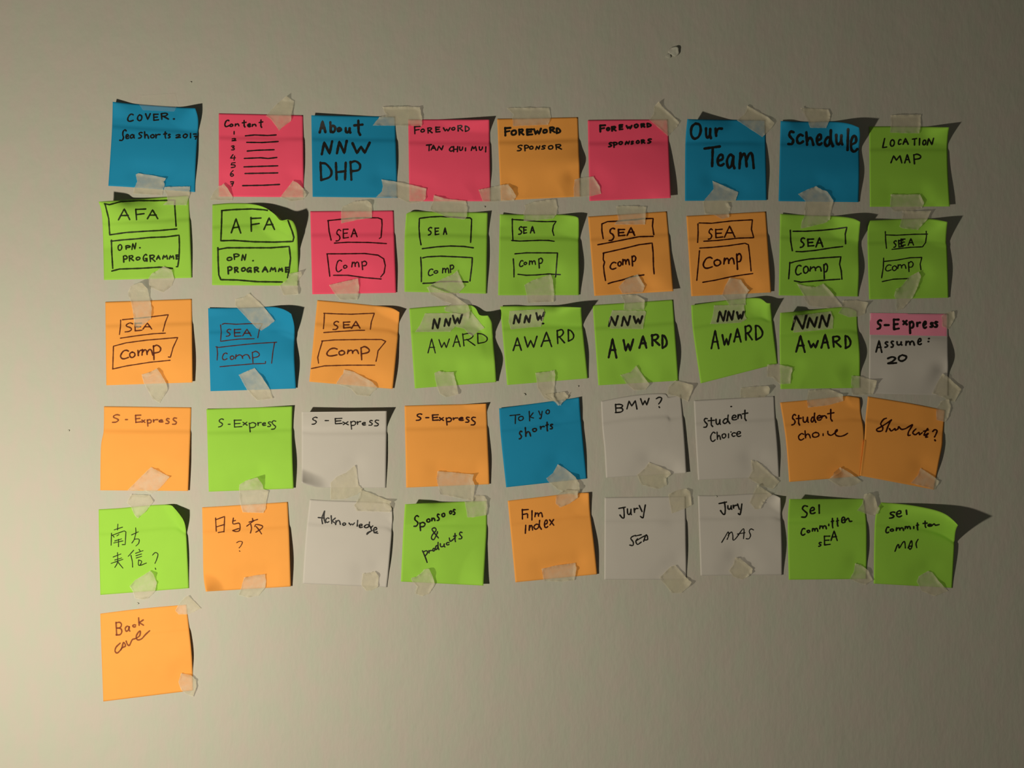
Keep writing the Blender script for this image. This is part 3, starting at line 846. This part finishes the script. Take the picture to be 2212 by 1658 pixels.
def parse_line(ln, cur, ox, oy, parts):
    """handwriting lines shared by notes and tapes"""
    def tp(pts): return [(ox + x / ZOOM, oy + y / ZOOM) for x, y in pts]
    k, rest = ln[0], ln[2:]
    if k in 'wd':
        a = rest.split(' ', 2); lab = a[2] if len(a) > 2 else ''
        m_ = GRX.search(' ' + lab); word = lab[:max(0, m_.start())] if m_ else lab
        cur = new_part(k, float(a[0]), a[1], word.strip(), ox, oy); parts.append(cur)
        rest = lab[len(word):] if m_ else ''
        k = 'g'
    if k == 'g':
        for ch, box in GRX.findall(' ' + rest):
            bx = [float(v) for v in box.split(',')]; ins = cur['w'] * ZOOM * .42
            ix = min(ins * .55, .12 * (bx[2] - bx[0])); iy = min(ins * .7, .14 * (bx[3] - bx[1]))
            for smo, pts in glyph(ch, [bx[0] + ix, bx[1] + iy, bx[2] - ix, bx[3] - iy]): cur['st'].append((smo, tp(pts)))
    elif k in 'sl':
        cur['st'].append((k == 's', tp(P2(rest))))
    return cur

# ------------------------------------------------------------ read the data
notes = []; tapes = []; cur = None; note = None
for ln in DATA.strip().splitlines():
    ln = ln.rstrip()
    if not ln or ln[0] == 'Z': continue
    k = ln[0]
    if k == 'N':
        a, lab = ln[2:].split('|'); ox, oy, col = a.split()
        note = {'o': (float(ox), float(oy)), 'col': col, 'label': lab, 'E': {}, 'H': '', 'parts': [], 'band': None}; notes.append(note); own = note
    elif k == 'P':
        f = ln[2:].split('|'); ox, oy = (float(v) for v in f[0].split())
        own = {'o': (ox, oy), 'label': f[1], 'poly': [(ox + x / ZOOM, oy + y / ZOOM) for x, y in P2(f[2])],
               'lift': [(ox + a / ZOOM, oy + b / ZOOM, c / ZOOM, d) for a, b, c, d in (tuple(float(v) for v in t.split(',')) for t in f[3].split(';'))] if len(f) > 3 else [],
               'parts': []}
        tapes.append(own)
    elif k in 'CTRLB' and ln[1] == ' ': own['E'][k] = [(own['o'][0] + x / ZOOM, own['o'][1] + y / ZOOM) for x, y in P2(ln[2:])]
    elif k == 'H': own['H'] = ln[2:]
    elif k == 'K': own['band'] = [(own['o'][0] + x / ZOOM, own['o'][1] + y / ZOOM) for x, y in P2(ln[2:])]
    else: cur = parse_line(ln, cur, own['o'][0], own['o'][1], own['parts'])

# ------------------------------------------------------------ the wall
def wall():
    x0, x1, z0, z1, t = -2.2, 2.2, 0, 2.6, .12
    V = [Vector(v) for v in ((x0, 0, z0), (x1, 0, z0), (x1, 0, z1), (x0, 0, z1), (x0, t, z0), (x1, t, z0), (x1, t, z1), (x0, t, z1))]
    F = [(0, 1, 2, 3), (5, 4, 7, 6), (4, 0, 3, 7), (1, 5, 6, 2), (3, 2, 6, 7), (4, 5, 1, 0)]
    o = meshobj('wall_back', V, F, M['wall'], smooth=False); o['kind'] = 'structure'; return o
WALL = wall()
def chip(cx, cy, r, hmax, name, tilt):
    """a loose flake of wall paint, one side standing off the wall"""
    V = [lift(cx, cy, .0006 + hmax * .35)]; F = []; rings = 4; n = 20
    for j in range(1, rings + 1):
        for i in range(n):
            a = 2 * PI * i / n; rr = r * j / rings * (1 + .12 * math.sin(3 * a + cx) + .06 * math.sin(5 * a))
            x, y = cx + rr * math.cos(a), cy + rr * math.sin(a) * .9
            s = max(0, (math.cos(a) * tilt[0] + math.sin(a) * tilt[1])) * (j / rings) ** 1.5
            dip = .0006 + hmax * (.35 * (1 - j / rings) + s); V.append(lift(x, y, dip))
    for i in range(n): F.append((0, 1 + i, 1 + (i + 1) % n))
    for j in range(rings - 1):
        for i in range(n):
            a = 1 + j * n + i; b = 1 + j * n + (i + 1) % n; F.append((a, a + n, b + n, b))
    o = meshobj(name, V, F, M['wall'], None, lift(cx, cy, 0)); o.parent = WALL; o.location = lift(cx, cy, 0)
    md = o.modifiers.new('thickness', 'SOLIDIFY'); md.thickness = .0003; return o
chip(1456, 111, 11.5, .0018, 'paint_chip', (.7, -.7))
chip(1444, 121, 5.5, .0006, 'paint_bump', (.1, .2))
for (cx, cy, r) in ((1132, 852, 3), (297, 1303, 2.4), (148, 930, 2.2), (412, 178, 2.0), (1547, 1072, 2), (1248, 834, 1.8), (1380, 512, 1.6), (1046, 447, 2)):
    chip(cx, cy, r, .00025, 'paint_bump', (.5, -.5))

# ------------------------------------------------------------ sticky notes
NG = 48
def build_note(nt):
    c = nt['E']['C']; E = nt['E']
    top = along([c[0]] + E.get('T', []) + [c[1]], NG); rgt = along([c[1]] + E.get('R', []) + [c[2]], NG)
    bot = along([c[3]] + E.get('B', []) + [c[2]], NG); lft = along([c[0]] + E.get('L', []) + [c[3]], NG)
    Hs = [h.split() for h in nt['H'].split(';') if h]
    if not any(h[0] == 'belly' for h in Hs): Hs.append(['belly', '2'])
    near = []
    xs = [p[0] for p in c]; ys = [p[1] for p in c]
    for t in tapes:
        if t['parts']: continue
        if any(min(xs) - 12 < x < max(xs) + 12 and min(ys) - 12 < y < max(ys) + 12 for x, y in t['poly']): near.append(t['poly'])
    seed = c[0][0] * .013 + c[0][1] * .031
    V = []; F = []
    for j in range(NG + 1):
        v = j / NG
        for i in range(NG + 1):
            u = i / NG; p = []
            for z in (0, 1):
                p.append((1 - v) * top[i][z] + v * bot[i][z] + (1 - u) * lft[j][z] + u * rgt[j][z]
                         - ((1 - u) * (1 - v) * c[0][z] + u * (1 - v) * c[1][z] + u * v * c[2][z] + (1 - u) * v * c[3][z]))
            h = 0.0
            for t in Hs:
                if t[0] == 'belly':
                    B = float(t[1]) * .34 * (.85 + .3 * noise.noise((seed, 3, 1)))
                    h += B * (.65 * sm(.265, .345, v) + .35 * sm(.3, .56, v)) * (1 - .75 * sm(.55, 1, v)) * (1 - .62 * abs(2 * u - 1) ** 3)
                    h += B * .16 * math.sin(v * 5 + u * 2 + seed * 9)
                elif t[0] == 'R':
                    h += float(t[2]) * .52 * math.exp(-((v - float(t[1])) / float(t[3])) ** 2) * u ** 2.5
                elif t[0] == 'T':
                    h += float(t[1]) * max(0, 1 - v / float(t[2])) ** 1.3
                else:
                    cu, cv = {'TL': (0, 0), 'TR': (1, 0), 'BL': (0, 1), 'BR': (1, 1)}[t[0]]
                    ru, rv = float(t[2]), float(t[3] if len(t) > 3 else t[2])
                    d = math.hypot((u - cu) / ru, (v - cv) / rv); k = max(0, 1 - d); h += float(t[1]) * k ** 1.25
            h += .85 * sm(.270, .312, v + .008 * noise.noise((u * 3, seed, 2))) * (1 - .7 * sm(.6, 1, v))
            h += .25 * (noise.noise((u * 2.2 + seed, v * 2.2, seed)) + .6)
            att = 1.0
            for poly in near:
                d = polyd(p, poly); att = min(att, .10 + .90 * (1 - math.exp(-(max(0, d) / 22.0) ** 2)))
            h = .00035 + max(0, h) * att * .001
            hb = height_at(p[0], p[1]) if OVER(nt) else 0
            V.append(lift(p[0], p[1], h + hb))
    n = NG + 1
    for j in range(NG):
        for i in range(NG):
            a = j * n + i; F.append((a, a + n, a + n + 1, a + 1))
    cen = wallpt(sum(xs) / 4, sum(ys) / 4)
    root = bpy.data.objects.new('sticky_note', None); C.objects.link(root); root.location = cen
    root.empty_display_size = .01
    root['label'] = nt['label']; root['category'] = 'sticky note'; root['group'] = 'sticky notes taped on the wall'
    o = meshobj('paper_sheet', V, F, M[nt['col']], root, cen)
    md = o.modifiers.new('thickness', 'SOLIDIFY'); md.thickness = .00012; md.offset = -1
    sh = add_sheet(V, F, 3)
    if nt['band']:
        V2, F2 = drape(nt['band'], 4.0, [sh], .00006)
        b = meshobj('header_band', V2, F2, M['band'], root, cen); b['label'] = 'pink band across the top'
        sh = (sh[0], BVHTree.FromPolygons(V + V2, F + [tuple(k + len(V) for k in f) for f in F2]))
    write_parts(nt['parts'], root, cen, [sh])
    return root
def OVER(nt): return 'leaning clockwise' in nt['label']

def drape(poly, step, sheets, eps, edge=0.0, lifts=(), smooth_it=0, seed=0):
    bm = bmesh.new()
    vs_ = [bm.verts.new((x, y, 0)) for x, y in poly]; bm.faces.new(vs_)
    xs = [p[0] for p in poly]; ys = [p[1] for p in poly]
    def cut(co, no):
        bmesh.ops.bisect_plane(bm, geom=bm.verts[:] + bm.edges[:] + bm.faces[:], plane_co=co, plane_no=no, dist=1e-4)
    x = min(xs) + step * .5
    while x < max(xs): cut((x, 0, 0), (1, 0, 0)); x += step
    y = min(ys) + step * .5
    while y < max(ys): cut((0, y, 0), (0, 1, 0)); y += step
    bmesh.ops.triangulate(bm, faces=[f for f in bm.faces if len(f.verts) > 4])
    bm.verts.ensure_lookup_table(); bm.verts.index_update()
    P = [(v.co.x, v.co.y) for v in bm.verts]
    base = [height_at(px, py, sheets) for px, py in P]
    h = list(base)
    for _ in range(smooth_it):
        g = list(h)
        for v in bm.verts:
            ns = [e.other_vert(v).index for e in v.link_edges]
            if ns: g[v.index] = max(base[v.index], .5 * h[v.index] + .5 * sum(h[k] for k in ns) / len(ns))
        h = g
    for k, (px, py) in enumerate(P):
        if edge:
            d = -polyd((px, py), poly); h[k] += edge * math.exp(-(d / 2.6) ** 2) * (.15 + 1.9 * max(0, noise.noise((px * .09, py * .09, seed)) + .15))
            if d < 7:
                gx = polyd((px + .6, py), poly) + d; gy = polyd((px, py + .6), poly) + d; gl = math.hypot(gx, gy) or 1
                up = max(0, (gx * .75 - gy * .66) / gl); h[k] += edge * 1.9 * up * math.exp(-(d / 3.2) ** 2) * (.4 + max(0, noise.noise((px * .05, py * .05, seed + 9)) + .3) * 1.6)
            h[k] += .00022 * max(0, noise.noise((px * .07, py * .07, seed + 5)) + .3)
        for lx, ly, lr, lh in lifts:
            d = math.hypot(px - lx, py - ly); t = max(0, 1 - d / lr); h[k] += lh * .001 * t ** 1.4
    V = [lift(px, py, hh + eps) for (px, py), hh in zip(P, h)]
    F = [tuple(reversed([v.index for v in f.verts])) for f in bm.faces]
    bm.free(); return V, F

def torn(poly, seed):
    """ragged outline: jitter points inserted on the shorter edges"""
    out = []; rnd = random.Random(seed); n = len(poly)
    for i in range(n):
        a, b = poly[i], poly[(i + 1) % n]; L = math.dist(a, b); out.append(a)
        k = int(L / 3.2); amp = .75 if L < 16 else .3
        for j in range(1, k):
            t = j / k; nx, ny = (b[1] - a[1]) / L, -(b[0] - a[0]) / L; s = rnd.uniform(-amp, amp)
            out.append((a[0] + (b[0] - a[0]) * t + nx * s, a[1] + (b[1] - a[1]) * t + ny * s))
    return out

def build_tape(tp, idx):
    poly = torn(tp['poly'], idx)
    xs = [p[0] for p in poly]; ys = [p[1] for p in poly]
    near = [s for s in SHEETS if s[0][0] < max(xs) and s[0][2] > min(xs) and s[0][1] < max(ys) and s[0][3] > min(ys)]
    clear = 'glossy' in tp['label']
    edge = .0003 if clear else (.00025 if tp['parts'] else random.uniform(.0005, .0011))
    V, F = drape(poly, 2.2, near, .00030, edge, tp['lift'], 6, idx)
    cen = wallpt((min(xs) + max(xs)) / 2, (min(ys) + max(ys)) / 2)
    lab = tp['label']
    o = meshobj('masking_tape' if not clear else 'clear_tape', V, F, M['clear' if clear else 'tape'], None, cen)
    o['label'] = lab; o['category'] = 'tape'; o['group'] = 'pieces of tape holding the notes'
    sh = add_sheet(V, F, 1)
    if tp['parts']: write_parts(tp['parts'], o, cen, near + [sh])

for nt in notes: build_note(nt)
for i, tp in enumerate(tapes): build_tape(tp, i)
print('notes', len(notes), 'tapes', len(tapes), 'tris', sum(len(o.data.polygons) for o in bpy.data.objects if o.type == 'MESH'))
